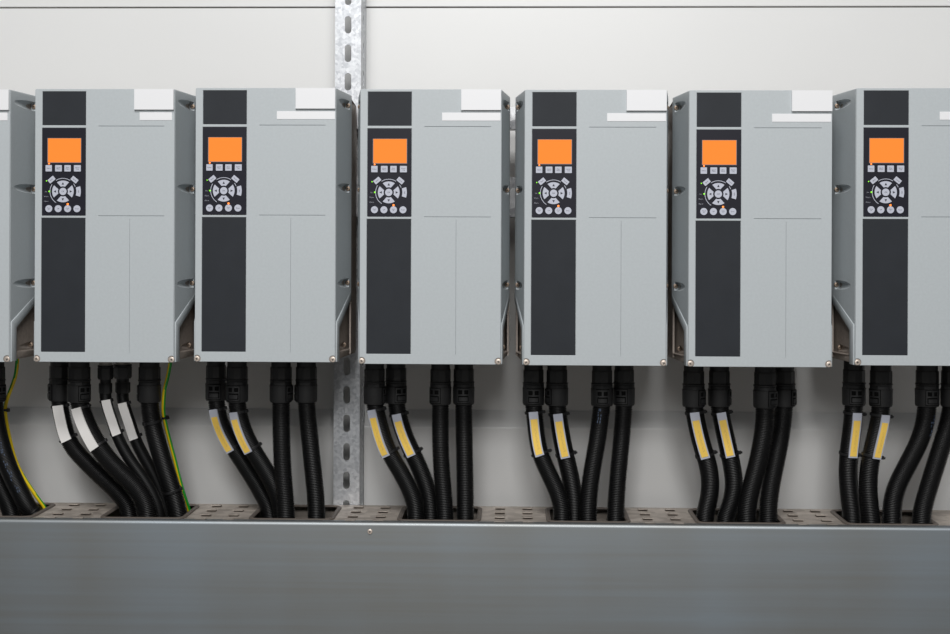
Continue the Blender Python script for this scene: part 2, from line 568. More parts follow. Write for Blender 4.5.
    plate(bm, rect(X(367.4), X(411.4), Z(216.4), Z(129), 0.0006, 2), [rect(dx0 - 0.0006, dx1 + 0.0006, dz0 - 0.0006, dz1 + 0.0006)], -0.0009, YF + 0.0004, 0.0004)
    kp = obj('keypad', bm, M['lcp'], root, smooth=0)
    bm = bmesh.new()
    plate(bm, rect(dx0 - 0.0007, dx1 + 0.0007, dz0 - 0.0007, dz1 + 0.0007), [rect(dx0 + 0.0002, dx1 - 0.0002, dz0 + 0.0002, dz1 - 0.0002)], -0.0004, 0.0002)
    obj('screen_frame', bm, M['screen_edge'], kp, smooth=0)
    bm = bmesh.new()
    plate(bm, rect(dx0, dx1, dz0, dz1), (), -0.0002, 0.0004)
    obj('screen', bm, M['screen'], kp, smooth=0)
    KY = -0.0022
    def key(name, outline, words=(), size=0.0016, tri=None, bev=0.0003):
        bm = bmesh.new()
        plate(bm, outline, (), KY, -0.0006, bev)
        cx = (min(q[0] for q in outline) + max(q[0] for q in outline)) / 2
        cz = (min(q[1] for q in outline) + max(q[1] for q in outline)) / 2
        for w, ox, oz in words:
            text_into(bm, w, cx + ox, cz + oz, size, KY - 0.00006, 1)
        if tri is not None:
            a = math.radians(tri)
            k = 1.6 * P
            vs = [bm.verts.new((cx + k * math.cos(a + b), KY - 0.00006, cz + k * math.sin(a + b))) for b in (0, 2.2, -2.2)]
            bm.faces.new(vs).material_index = 1
        return obj(name, bm, [M['button'], M['ink']], kp, smooth=0)
    q = 0.00105
    for (u0, u1), ws in zip(((371.2, 377.6), (380.9, 387.7), (390.3, 396.8), (400.0, 407.0)),
                            ((('Status', 0, 0),), (('Quick', 0, q), ('Menu', 0, -q)), (('Main', 0, q), ('Menu', 0, -q)), (('Alarm', 0, q), ('Log', 0, -q)))):
        key('soft_key', rect(X(u0), X(u1), Z(172.6), Z(166.2), 0.0006, 2), ws, 0.0026)
    cx, cz = X(388.9), Z(192.6)
    # pointing keys round the OK key
    for a in (0, 90, 180, 270):
        A = [a - 34, a + 34]
        o = sector(0, 0, 5.1 * P, 11.0 * P, A[0], A[1], 10)
        # narrow the inner corners so that the gaps stay parallel
        out = []
        for x, z in o:
            rr = math.hypot(x, z); an = math.atan2(z, x)
            if rr < 6 * P:
                an = math.radians(a) + (((an - math.radians(a) + PI) % (2 * PI)) - PI) * 0.72
            out.append((cx + rr * math.cos(an), cz + rr * math.sin(an)))
        key('arrow_key', out, (), tri=a)
    key('ok_key', circle(cx, cz, 3.7 * P, 24), (('OK', 0, 0),), 0.0032)
    def tilted(cu, cv, w, h, ang, skew=0):
        c, s_ = math.cos(math.radians(ang)), math.sin(math.radians(ang))
        pts = rect(-w / 2, w / 2, -h / 2, h / 2, 0.0007, 2)
        return [(X(cu) + x * c - z * s_, Z(cv) + x * s_ + z * c) for x, z in pts]
    def word_key(name, outline, w, ang, cu, cv, size):
        o = key(name, outline)
        bm = bmesh.new(); bm.from_mesh(o.data)
        t = bmesh.new()
        text_into(t, w, 0, 0, size, KY - 0.00006, 1)
        t.transform(Matrix.Translation((X(cu), 0, Z(cv))) @ Matrix.Rotation(-math.radians(ang), 4, 'Y'))
        me = bpy.data.meshes.new('t'); t.to_mesh(me); t.free(); bm.from_mesh(me); bpy.data.meshes.remove(me)
        bm.to_mesh(o.data); bm.free()
    word_key('back_key', tilted(377.3, 180.8, 7.2 * P, 4.6 * P, 40), 'Back', 40, 377.3, 180.8, 0.0026)
    word_key('cancel_key', tilted(400.6, 180.8, 7.2 * P, 4.6 * P, -40), 'Cancel', -40, 400.6, 180.8, 0.0024)
    word_key('info_key', sector(cx, cz, 13.6 * P, 18.2 * P, -17, 17, 6), 'Info', 90, 404.8, 192.6, 0.0028)
    # thin light arcs moulded round the pointing keys
    for a0, a1 in ((57, 123), (22, 36), (148, 238)):
        bm = bmesh.new()
        plate(bm, sector(cx, cz, 13.0 * P, 13.55 * P, a0, a1, 14), (), -0.0014, -0.0007)
        obj('ring_line', bm, M['button'], kp)
    for u, w in ((374.6, ('Hand', 'on')), (384.1, ('Off',)), (393.7, ('Auto', 'on')), (403.2, ('Reset',))):
        ws = [(w[0], 0, 0)] if len(w) == 1 else [(w[0], 0, q * 0.9), (w[1], 0, -q * 0.9)]
        key('round_key', circle(X(u), Z(209.9), 3.55 * P, 24), ws, 0.0024)
    for u, v, r_, m in ((374.6, 164.75, 0.85, 'led_orange'), (372.1, 182.0, 0.6, 'led_green'), (374.9, 192.5, 0.85, 'led_green'), (393.7, 205.3, 1.05, 'led_orange')):
        bm = bmesh.new()
        plate(bm, circle(X(u), Z(v), r_ * P, 14), (), -0.0017, -0.0006, 0.0003)
        obj('indicator_light', bm, M[m], kp)
    bm = bmesh.new()
    for w, u, v in (('On', 371.4, 192.8), ('Warn.', 371.7, 197.6), ('Alarm', 371.7, 202.4)):
        text_into(bm, w, X(u), Z(v), 0.0028, -0.00098, 0)
    obj('keypad_print', bm, M['pale_ink'], kp, smooth=0)
    # white plate clipped over the top right corner, and a white strip below it
    bm = bmesh.new()
    plate(bm, rect(X(461.2), X(501.0), Z(110.6), Z(90.1), 0.0004, 2), (), -0.0042, 0.0002, 0.0007)
    obj('name_plate', bm, M['white'], root, smooth=0)
    bm = bmesh.new()
    plate(bm, rect(X(442), X(500.6), Z(121), Z(113)), (), -0.0006, 0.0002, 0.0002)
    obj('label_strip', bm, M['white'], root, smooth=0)
    return root

# anchors: pixel x of the dark column's left and right edge (top, bottom), pixel y of its top and bottom
ANCH = [
    (-121.4, -77.6, -123.0, -79.2, 91.6, 351.6),
    (42.4, 86.1, 40.7, 84.3, 91.5, 351.8),
    (202.4, 246.8, 202.3, 246.3, 90.6, 351.4),
    (367.7, 411.4, 366.6, 410.8, 92.4, 353.2),
    (532.5, 576.9, 531.7, 576.2, 92.8, 354.6),
    (696.4, 741.3, 697.1, 742.5, 93.3, 356.0),
    (863.8, 909.1, 863.6, 909.1, 91.0, 354.9)]
DLABEL = [
    'grey drive cut off by the left edge of the photo, only its right side showing',
    'grey drive with a short white strip, hanging above the five white-marked and unmarked cables',
    'grey drive with orange screen hanging directly left of the galvanised strut',
    'grey drive with orange screen hanging directly right of the galvanised strut',
    'grey drive with orange screen, fifth in the row from the left edge',
    'grey drive with orange screen, next to last in the row at the right',
    'grey drive cut off by the right edge of the photo, without visible white plate']
drive0 = make_drive()
drives = []
for i, a in enumerate(ANCH):
    o = drive0 if i == 0 else dup(drive0)
    uc = (a[0] + a[1] + a[2] + a[3]) / 4
    pt = at(uc, a[4], 0.0); pb = at(uc, a[5], 0.0)
    x = (pt.x + pb.x) / 2 - X((367.25 + 411.3) / 2)
    zt = (pt.z - Z(92.4) + pb.z - Z(353.2)) / 2
    o.location = (x + (0, 0.2, -0.2, 0, -0.5, -0.9, -0.7)[i] * S, 0, zt)
    tag(o, DLABEL[i], 'electric drive', 'row of grey inverter drives on the wall')
    drives.append(o)
# the shorter strip on the two left drives
for i in (0, 1):
    for ch in drives[i].children:
        if ch.name.startswith('label_strip'):
            bm = bmesh.new()
            plate(bm, rect(X(466.2), X(499), Z(121), Z(113)), (), -0.0006, 0.0002, 0.0002)
            me = bpy.data.meshes.new('label_strip'); bm.to_mesh(me); bm.free(); me.materials.append(M['white'])
            ch.data = me

# ------------------------------------------------------------------ trunking
TY0, TY1 = 0.058, 0.208
ZT = at(513, 523.9, TY0).z
LID_T = ZT + 0.0012
CUT = [(-51, 31), (100.5, 182), (249.5, 331), (398.5, 478.5), (549, 629), (698.5, 785), (848, 938.5)]
CY0, CY1 = TY0 + 0.014, TY1 - 0.018
def cut_x(u, i):
    v = 521.5 + 7.0 * u / 950
    k = at(u, v, CY0)
    return k.x
def build_trunking():
    x0, x1 = -1.25, 1.25
    dep = TY1 - TY0
    hgt = 0.24
    root = empty('cable_trunking', (0, TY1, ZT - hgt))
    oz = -(ZT - hgt)
    holes = []; cuts = []; louv = []
    LOUV = (0.0625, 0.098, 0.139, 0.178)
    for i, (a, b) in enumerate(CUT):
        xa, xb = cut_x(a, i), cut_x(b, i)
        cuts.append((xa, xb))
        holes.append(rect(xa, xb, CY0, CY1, 0.014, 6))
    # slots between the openings: two columns of four
    edges = [(cuts[i][1], cuts[i + 1][0]) for i in range(len(cuts) - 1)]
    for a, b in edges:
        m = (a + b) / 2
        for xx in (m - 0.022, m + 0.022):
            for yy in LOUV:
                louv.append((xx, yy))
                if yy > 0.08: holes.append(rect(xx - 0.0075, xx + 0.0075, yy, yy + 0.006))
    bm = bmesh.new()
    plate(bm, rect(x0, x1, TY0 + 0.001, TY1), holes, 0, 0.0016)
    # outline was laid out in (x, y): turn it flat
    bm.transform(Matrix(((1, 0, 0, 0), (0, 0, 1, -TY1), (0, -1, 0, hgt), (0, 0, 0, 1))))
    for xx, yy in louv:      # pressed hoods, open towards the front
        y = yy - TY1
        w, hh, t = 0.0080, 0.0029, 0.0008
        prof = [(y - 0.001, hgt + hh - t), (y - 0.001, hgt + hh), (y + 0.005, hgt + hh * 0.9), (y + 0.011, hgt), (y + 0.0098, hgt - 0.0003), (y + 0.0035, hgt + hh * 0.85 - t)]
        a = [bm.verts.new((xx - w, q, z)) for q, z in prof]; b = [bm.verts.new((xx + w, q, z)) for q, z in prof]
        for k in range(6):
            bm.faces.new((a[k], a[(k + 1) % 6], b[(k + 1) % 6], b[k]))
        bm.faces.new(a); bm.faces.new(list(reversed(b)))
    obj('top_sheet', bm, M['tray_top'], root)
    bm = bmesh.new()
    box(bm, x0, x1, -0.0016, 0, 0, hgt - 0.0016)
    box(bm, x0, x1, -dep + 0.002, -0.0016, 0, 0.0016)
    obj('channel', bm, M['tray_top'], root)
    # lid: sheet folded over the front top edge
    prof = []
    yf = -dep - 0.0016
    R = 0.0062
    zt = hgt + 0.0014
    prof.append((yf, -0.012))
    for k in range(7):
        t = PI - (PI / 2) * k / 6
        prof.append((yf + R + R * math.cos(t), zt - R + R * math.sin(t)))
    prof.append((yf + 0.0125, zt)); prof.append((yf + 0.0125, zt - 0.0012))
    inner = []
    for k in range(7):
        t = PI / 2 + (PI / 2) * k / 6
        inner.append((yf + R + (R - 0.0012) * math.cos(t), zt - R + (R - 0.0012) * math.sin(t)))
    prof += inner + [(yf + 0.0012, -0.012)]
    bm = bmesh.new()
    a = [bm.verts.new((x0, y, z)) for y, z in prof]; b = [bm.verts.new((x1, y, z)) for y, z in prof]
    n = len(prof)
    for i in range(n):
        bm.faces.new((a[i], a[(i + 1) % n], b[(i + 1) % n], b[i]))
    bm.faces.new(a); bm.faces.new(list(reversed(b)))
    lid = obj('lid', bm, M['lid'], root)
    p = at(370, 531.5, TY0 - 0.0016)
    o = obj('lid_screw', screw_bm(0.0038, 0.0022), [M['screw'], M['hole']], lid, (p.x, yf, p.z + oz))
    # rubber trim round each opening
    for xa, xb in cuts:
        path = rect(xa, xb, CY0, CY1, 0.014, 8)
        bm = bmesh.new()
        rings = []
        n = len(path)
        for i in range(n):
            t = Vector(path[(i + 1) % n]) - Vector(path[i - 1])
            t.normalize()
            nx = Vector((t.y, -t.x))
            ring = []
            for k in range(8):
                an = 2 * PI * k / 8
                w = 0.0038 * math.cos(an); h = 0.0022 * math.sin(an)
                ring.append(bm.verts.new((path[i][0] + nx.x * w, path[i][1] + nx.y * w - TY1, hgt + 0.0008 + h)))
            rings.append(ring)
        for i in range(n):
            A, B = rings[i], rings[(i + 1) % n]
            for k in range(8):
                bm.faces.new((A[k], A[(k + 1) % 8], B[(k + 1) % 8], B[k]))
        obj('edge_trim', bm, M['rubber'], root, smooth=60)
    tag(root, 'long grey sheet steel cable trunking with slotted top, swallowing all the black cables', 'cable trunking')
build_trunking()

# ------------------------------------------------------------------ cables
def spline(pts, step):
    """smooth curve through pts, resampled at equal distances"""
    n = len(pts)
    out = []
    for i in range(n - 1):
        p0 = pts[max(i - 1, 0)]; p1 = pts[i]; p2 = pts[i + 1]; p3 = pts[min(i + 2, n - 1)]
        d1 = max((p2 - p1).length, 1e-6); d0 = max((p1 - p0).length, 1e-6); d2 = max((p3 - p2).length, 1e-6)
        m1 = ((p2 - p1) / d1 * d0 + (p1 - p0) / d0 * d1) / (d0 + d1) * d1 if i > 0 else (p2 - p1)
        m2 = ((p3 - p2) / d2 * d1 + (p2 - p1) / d1 * d2) / (d1 + d2) * d1 if i < n - 2 else (p2 - p1)
        for k in range(24):
            t = k / 24
            h = (2 * t ** 3 - 3 * t * t + 1, t ** 3 - 2 * t * t + t, -2 * t ** 3 + 3 * t * t, t ** 3 - t * t)
            out.append(p1 * h[0] + m1 * h[1] + p2 * h[2] + m2 * h[3])
    out.append(pts[-1])
    for _ in range(3):   # relax small kinks of the traced points
        q = out[:]
        for i in range(6, len(out) - 6):
            q[i] = (out[i - 6] + out[i - 3] + out[i] + out[i + 3] + out[i + 6]) / 5
        out = q
    L = [0.0]
    for a, b in zip(out, out[1:]): L.append(L[-1] + (b - a).length)
    res = []; j = 0
    m = max(2, int(L[-1] / step))
    for k in range(m + 1):
        s = L[-1] * k / m
        while j < len(L) - 2 and L[j + 1] < s: j += 1
        t = (s - L[j]) / max(L[j + 1] - L[j], 1e-9)
        res.append(out[j].lerp(out[j + 1], t))
    return res, L[-1]

def frames(pts):
    fr = []
    for i in range(len(pts)):
        T = (pts[min(i + 1, len(pts) - 1)] - pts[max(i - 1, 0)]).normalized()
        Nn = Vector((0, -1, 0)); Nn = (Nn - T * Nn.dot(T)).normalized()
        B = T.cross(Nn)
        if B.x < 0: B = -B
        fr.append((T, Nn, B))
    return fr

def sweep(pts, fr, radius, seg, mi=None):
    bm = bmesh.new()
    rings = []
    for i, (p, (T, N, B)) in enumerate(zip(pts, fr)):
        r = radius(i)
        rings.append([bm.verts.new(p + (N * math.cos(2 * PI * k / seg) + B * math.sin(2 * PI * k / seg)) * r) for k in range(seg)])
    for i in range(len(rings) - 1):
        for k in range(seg):
            f = bm.faces.new((rings[i][k], rings[i][(k + 1) % seg], rings[i + 1][(k + 1) % seg], rings[i + 1][k]))
            if mi: f.material_index = mi(i, k)
    bm.faces.new(rings[0]); bm.faces.new(list(reversed(rings[-1])))
    return bm

def nearest_at_z(pts, z):
    return min(range(len(pts)), key=lambda i: abs(pts[i].z - z))

def tie_bm(P0, T, N, B, r, head_ang, tail=True):
    bm = bmesh.new()
    seg = 28
    prof = ((-0.0018, 0.0001), (-0.0018, 0.0012), (0.0018, 0.0012), (0.0018, 0.0001))
    rings = []
    for k in range(seg):
        a = 2 * PI * k / seg
        d = N * math.cos(a) + B * math.sin(a)
        rings.append([bm.verts.new(P0 + T * h + d * (r + e)) for h, e in prof])
    for k in range(seg):
        A, C = rings[k], rings[(k + 1) % seg]
        for j in range(4):
            bm.faces.new((A[j], A[(j + 1) % 4], C[(j + 1) % 4], C[j]))
    a = math.radians(head_ang)
    d = N * math.cos(a) + B * math.sin(a)
    e = T.cross(d)
    t = bmesh.new()
    box(t, -0.0028, 0.0028, -0.0026, 0.0026, 0, 0.0045)
    bevel(t, 0.0006, 1)
    if tail:
        box(t, 0.0005, 0.0016, -0.0016, 0.0016, 0.002, 0.0066)
    m = Matrix((e, T, d)).transposed().to_4x4()
    m.translation = P0 + d * r
    t.transform(m)
    me = bpy.data.meshes.new('t'); t.to_mesh(me); t.free(); bm.from_mesh(me); bpy.data.meshes.remove(me)
    return bm

def strip_bm(pts, fr, i0, i1, r, ang, width, h0, h1, uv=False):
    """thin strip lying along a cable between samples i0 and i1, at an angle round it"""
    bm = bmesh.new()
    a = math.radians(ang)
    rows = []
    idx = list(range(i0, i1 + 1, 2))
    for i in idx:
        T, N, B = fr[i]
        d = N * math.cos(a) + B * math.sin(a)
        e = B * math.cos(a) - N * math.sin(a)
        c = pts[i] + d * r
        rows.append([bm.verts.new(c + e * (-width / 2) + d * h0), bm.verts.new(c + e * (width / 2) + d * h0),
                     bm.verts.new(c + e * (width / 2) + d * h1), bm.verts.new(c + e * (-width / 2) + d * h1)])
    ul = bm.loops.layers.uv.new('UVMap') if uv else None
    n = len(rows)
    for j in range(n - 1):
        for k in range(4):
            f = bm.faces.new((rows[j][k], rows[j][(k + 1) % 4], rows[j + 1][(k + 1) % 4], rows[j + 1][k]))
            if uv:
                us = {0: 0, 1: 1, 2: 1, 3: 0}
                for lp, (jj, kk) in zip(f.loops, ((j, k), (j, (k + 1) % 4), (j + 1, (k + 1) % 4), (j + 1, k))):
                    lp[ul].uv = (us[kk], jj / (n - 1))
    bm.faces.new(rows[0]); bm.faces.new(list(reversed(rows[-1])))
    return bm

def bent_plate(bm, outer, holes, r, h0, h1, rot):
    """plate wrapped round a vertical cylinder of radius r"""
    t = bmesh.new()
    plate(t, outer, holes, -h1, -h0)
    for v in t.verts:
        a = v.co.x / r + rot
        rr = r - v.co.y
        v.co = Vector((rr * math.sin(a), -rr * math.cos(a), v.co.z))
    me = bpy.data.meshes.new('t'); t.to_mesh(me); t.free(); bm.from_mesh(me); bpy.data.meshes.remove(me)

def dense_rect(x0, x1, z0, z1, n=6):
    out = []
    for i in range(n): out.append((x0 + (x1 - x0) * i / n, z0))
    out.append((x1, z0))
    for i in range(n): out.append((x1 - (x1 - x0) * i / n, z1))
    out.append((x0, z1))
    return out

def build_gland(root, loc, px, clip, k=1.0):
    """cable gland hanging from z = 0; px = metres per photo pixel at its depth"""
    q = px
    bm = bmesh.new()
    lathe(bm, [(9.6 * q * k, 0), (9.6 * q * k, -11.5 * q)], 24)
    lathe(bm, [(9.9 * q * k, -11 * q), (10.5 * q * k, -11.8 * q), (10.5 * q * k, -23 * q), (10.0 * q * k, -24 * q)], 10, rot=0.2)
    lathe(bm, [(10.2 * q * k, -23.5 * q), (11.0 * q * k, -24 * q), (11.0 * q * k, -25 * q), (10.4 * q * k, -25.6 * q)], 24)
    lathe(bm, [(10.3 * q * k, -25.4 * q), (10.7 * q * k, -26 * q), (10.7 * q * k, -29.5 * q)], 12)
    lathe(bm, [(10.9 * q * k, -29 * q), (11.3 * q * k, -29.6 * q), (11.1 * q * k, -31 * q), (11.0 * q * k, -44.5 * q), (10.4 * q * k, -46.4 * q), (9.0 * q * k, -46.6 * q)], 32)
    g = obj('gland', bm, M['gland'], root, loc)
    if clip is not None:
        bm = bmesh.new()
        w = 6.2 * q
        rr = 11.05 * q * k
        zt, zb_ = -30.0 * q, -44.4 * q
        bent_plate(bm, dense_rect(-w - 0.7 * q, w + 0.7 * q, zb_ - 0.7 * q, zt + 0.7 * q, 8), [], rr, 0.0, 0.0005, math.radians(clip))
        for f in bm.faces: f.material_index = 1  # black backing sheet paints the shade in the gaps round the latch
        bent_plate(bm, dense_rect(-w, w, zb_, zt, 8),
                   [dense_rect(-5.0 * q, -0.9 * q, -35.8 * q, -31.6 * q, 3), dense_rect(0.9 * q, 5.0 * q, -35.8 * q, -31.6 * q, 3),
                    dense_rect(-5.2 * q, 5.2 * q, -43.4 * q, -37.2 * q, 6)], rr, 0.0003, 0.0016, math.radians(clip))
        bent_plate(bm, dense_rect(-4.2 * q, 4.2 * q, -42.6 * q, -38.6 * q, 6), [], rr, 0.0003, 0.0018, math.radians(clip))
        obj('latch', bm, [M['gland'], M['gap']], g)
    return g

def build_small_gland(root, loc, px, r):
    q = px
    o8 = 8 * q
    bm = bmesh.new()
    lathe(bm, [(r * 0.8 * q, 0), (r * 0.8 * q, -2.6 * q - o8)], 24)
    c = obj('collar', bm, M['collar'], root, loc)
    bm = bmesh.new()
    lathe(bm, [(r * q, -10.2 * q), (r * q, -11.8 * q), (r * 0.94 * q, -12 * q)], 24)
    lathe(bm, [(r * 0.9 * q, -11.9 * q), (r * q, -12.8 * q), (r * q, -22.5 * q), (r * 0.88 * q, -24.5 * q)], 6, rot=0.3)
    lathe(bm, [(r * 0.7 * q, -24 * q), (r * 0.7 * q, -28.6 * q)], 24)
    lathe(bm, [(r * 0.8 * q, -28 * q), (r * 0.86 * q, -29 * q), (r * 0.86 * q, -37.5 * q), (r * 0.76 * q, -39 * q)], 8, rot=0.1)
    lathe(bm, [(r * 0.6 * q, -38 * q), (r * 0.6 * q, -47 * q)], 20)
    obj('gland', bm, M['gland'], root, loc)

RIB = 0.0026
def build_cable(di, label, group, gu, path, Ytop, Ybot, rpx=9.0, clip=0, marker=None, mv=(408, 455), mang=(0), small=False, prints=None, extra_tie=None):
    """di drive index; gu pixel x of the gland; path = traced centre line in pixels; Y goes from Ytop to Ybot"""
    zb = drives[di].location.z + 0.0019
    px = S * (D + Ytop) / D
    gx = at(gu, 383, Ytop).x
    pts = []
    zgl = zb - 46 * px
    pts.append(Vector((gx, Ytop, zgl + 0.022)))
    pts.append(Vector((gx, Ytop, zgl + 0.004)))
    vs = [v for u, v in path]
    v0, v1 = vs[0], vs[-1]
    for u, v in path:
        t = min(1, max(0, (v - 404) / (522 - 404)))
        t = t * t * (3 - 2 * t)
        Y = Ytop + (Ybot - Ytop) * t
        p = at(u, v, Y)
        if p.z < zgl - 0.006: pts.append(p)
    # carry on down into the trunking
    d = (pts[-1] - pts[-2]); 
    dx = d.x / max(abs(d.z), 1e-6)
    zend = ZT - 0.075
    last = pts[-1]
    dx = max(-0.4, min(0.4, dx))
    pts.append(Vector((last.x + dx * 0.2 * (last.z - (ZT - 0.03)), last.y, ZT - 0.03)))
    pts.append(Vector((pts[-1].x, last.y, zend)))
    base = pts[-1].copy()
    root = empty('conduit_cable', base)
    pts = [p - base for p in pts]
    q = [0.5, 1.0, 1.0, 0.5] if not small else [1, 1, 1, 1]
    P_, L = spline(pts, RIB / 4)
    fr = frames(P_)
    r = rpx * px
    dep = 0.0014 if not small else 0.0002
    radf = lambda i: r - dep * (0, 0, 1, 1)[i % 4]
    obj('conduit', sweep(P_, fr, radf, 18), M['conduit'], root, smooth=85)
    gl = Vector((gx, Ytop, zb)) - base
    if small: build_small_gland(root, gl, px, small)
    else: build_gland(root, gl, px, clip, rpx / 9.0)
    if marker:
        z0 = at(path[0][0], mv[0], Ytop).z - base.z
        z1 = at(path[0][0], mv[1], (Ytop + Ybot) / 2).z - base.z
        i0, i1 = nearest_at_z(P_, z0), nearest_at_z(P_, z1)
        w = (9.2 if not small else 7.6) * px
        if marker == 'yellow':
            h = obj('marker_holder', strip_bm(P_, fr, i0, i1, r, mang, w, -0.0012, 0.0012), M['holder'], root)
            n = i1 - i0
            obj('marker', strip_bm(P_, fr, i0 + int(n * 0.17), i1 - int(n * 0.045), r, mang, w * 0.74, 0.0010, 0.0016, True), M['marker_yellow'], h)
        else:
            obj('marker', strip_bm(P_, fr, i0, i1, r, mang, w * 1.14, -0.0012, 0.0014), M['marker_white'], root)
        for j, hd in ((i0 + 3, 62), (i1 - 5, 70)):
            T, N, B = fr[j]
            obj('cable_tie', tie_bm(P_[j], T, N, B, r, hd), M['tie'], root)
    if extra_tie:
        for v, hd in extra_tie:
            j = nearest_at_z(P_, at(path[0][0], v, Ytop).z - base.z)
            T, N, B = fr[j]
            obj('cable_tie', tie_bm(P_[j], T, N, B, r, hd, False), M['tie'], root)
    if prints:
        va, vb, ang = prints
        i0 = nearest_at_z(P_, at(path[0][0], va, Ytop).z - base.z)
        i1 = nearest_at_z(P_, at(path[0][0], vb, (Ytop + Ybot) / 2).z - base.z)
        bm = bmesh.new()
        rnd = random.Random(int(va * 7 + gu))
        i = i0
        while i < i1 - 8:
            n = rnd.randint(3, 7)
            for off in (-8, 5):
                if rnd.random() < 0.7:
                    t = strip_bm(P_, fr, i, i + n, r, ang + off + rnd.uniform(-4, 4), 0.0011, -0.0003, 0.0003)
                    me = bpy.data.meshes.new('t'); t.to_mesh(me); t.free(); bm.from_mesh(me); bpy.data.meshes.remove(me)
            i += n + rnd.randint(2, 5)
        obj('printed_line', bm, M['print'], root)
    tag(root, label, 'cable', group)
    return root

DN = ['the drive cut off at left', 'the drive with the short white strip', 'the drive left of the strut', 'the drive right of the strut',
      'the fifth drive from left', 'the next-to-last drive', 'the drive cut off at right']
GN = ['cables below the leftmost drive', 'cables below the drive with the short white strip', 'cables below the drive left of the strut',
      'cables below the drive right of the strut', 'cables below the fifth drive', 'cables below the next-to-last drive', 'cables below the rightmost drive']

C = []
# group at the far left
C.append((0, 'black conduit half hidden at the very left edge of the photo, behind the printed conduit', -27, [(-27, 405), (-25, 425), (-18, 445), (-7, 470), (4, 495), (11, 512), (12, 520)], 0.140, 0.166, dict(clip=None)))
C.append((0, 'black conduit with pale blue printing beside the earth wire at far left', -6, [(-6, 405), (-4, 425), (0, 442), (8, 467), (21, 494), (30, 510), (34, 513)], 0.105, 0.150, dict(clip=60, prints=(440, 492, 20), rpx=9.3)))
# drive with white markers
W = 'under the drive with the short white strip'
C.append((1, 'thick black conduit, leftmost white-marked one of five under the second drive', 59.5, [(60, 405), (62.8, 420), (67, 436), (74, 449), (86, 462), (99, 475), (113, 488), (125, 502), (129, 512), (129.5, 522)], 0.128, 0.128, dict(clip=-60, marker='white', mv=(404.5, 440), mang=3, rpx=8.6)))
C.append((1, 'thick black conduit with the longest white marker, second of five under the second drive', 79, [(80.5, 406), (85, 420), (93, 437), (106, 457), (121, 473), (137, 489), (145, 503), (147.5, 513), (147.5, 522)], 0.104, 0.102, dict(clip=48, marker='white', mv=(406.5, 447), mang=-12, rpx=9.6)))
C.append((1, 'thin black cable with white marker, left of the two thin ones under the second drive', 105.5, [(107, 404), (112, 420), (119, 440), (130, 460), (145, 481), (155, 499), (159, 512), (159.5, 522)], 0.122, 0.130, dict(small=7.8, marker='white', mv=(399.5, 434), mang=14, rpx=5.9)))
C.append((1, 'thin black cable with white marker, right of the two thin ones under the second drive', 122.7, [(124, 405), (129, 420), (135.5, 440), (144, 457), (155, 477), (163, 498), (166, 512), (166.5, 522)], 0.143, 0.157, dict(small=8.9, marker='white', mv=(402.5, 438), mang=3, rpx=6.1)))
C.append((1, 'thick unmarked black conduit that the green and yellow earth wire runs along', 149.5, [(150, 405), (152, 422), (156.5, 440), (166, 472), (175, 500), (178, 513), (178.5, 516)], 0.112, 0.134, dict(clip=-85, rpx=9.3, extra_tie=((422, -30), (492, 70)))))
# left of the strut
C.append((2, 'black conduit with yellow marker, leftmost under the drive left of the strut', 216, [(217, 405), (220, 420), (226, 435), (234, 449), (249, 472), (263, 496), (269, 509), (270.5, 522)], 0.133, 0.1475, dict(clip=0, marker='yellow', mv=(408, 448.5), mang=-20, rpx=8.5)))
C.append((2, 'black conduit with yellow marker, second from left under the drive left of the strut', 237, [(237.5, 406), (240, 420), (246, 437), (254, 452), (266, 471), (276, 490), (281, 506), (282.5, 522)], 0.107, 0.1205, dict(clip=-8, marker='yellow', mv=(410.5, 449.5), mang=-22, rpx=9.1)))
C.append((2, 'straight unmarked black conduit crossing before the bent ones, left of the strut', 281, [(281, 405), (281.5, 440), (283, 475), (285.5, 505), (286, 522)], 0.108, 0.0905, dict(clip=68, rpx=9.2)))
C.append((2, 'unmarked black conduit nearest the strut on its left side', 306.3, [(307, 405), (310, 440), (313, 470), (316, 500), (316.5, 522)], 0.112, 0.115, dict(clip=-72, rpx=9.0)))
# right of the strut
C.append((3, 'black conduit with yellow marker, leftmost under the drive right of the strut', 374.5, [(376, 405), (378.5, 420), (383, 437), (389, 452), (400, 471), (410, 490), (415, 505), (416, 522)], 0.104, 0.103, dict(clip=85, marker='yellow', mv=(408.5, 454), mang=-25, rpx=8.8)))
C.append((3, 'black conduit with yellow marker, second from left under the drive right of the strut', 396, [(397, 406), (401, 425), (406.5, 440), (412.5, 453), (421, 472), (428, 492), (430.5, 507), (431, 522)], 0.122, 0.125, dict(clip=35, marker='yellow', mv=(413, 454), mang=-7, rpx=8.9)))
C.append((3, 'left one of two straight unmarked conduits under the drive right of the strut', 440.5, [(440.5, 405), (440.5, 445), (442, 475), (444.5, 505), (445, 522)], 0.107, 0.098, dict(clip=-33, rpx=8.8)))
C.append((3, 'right one of two straight unmarked conduits under the drive right of the strut', 463.7, [(464, 405), (464.3, 445), (465, 480), (465.3, 522)], 0.115, 0.112, dict(clip=0, rpx=8.8)))
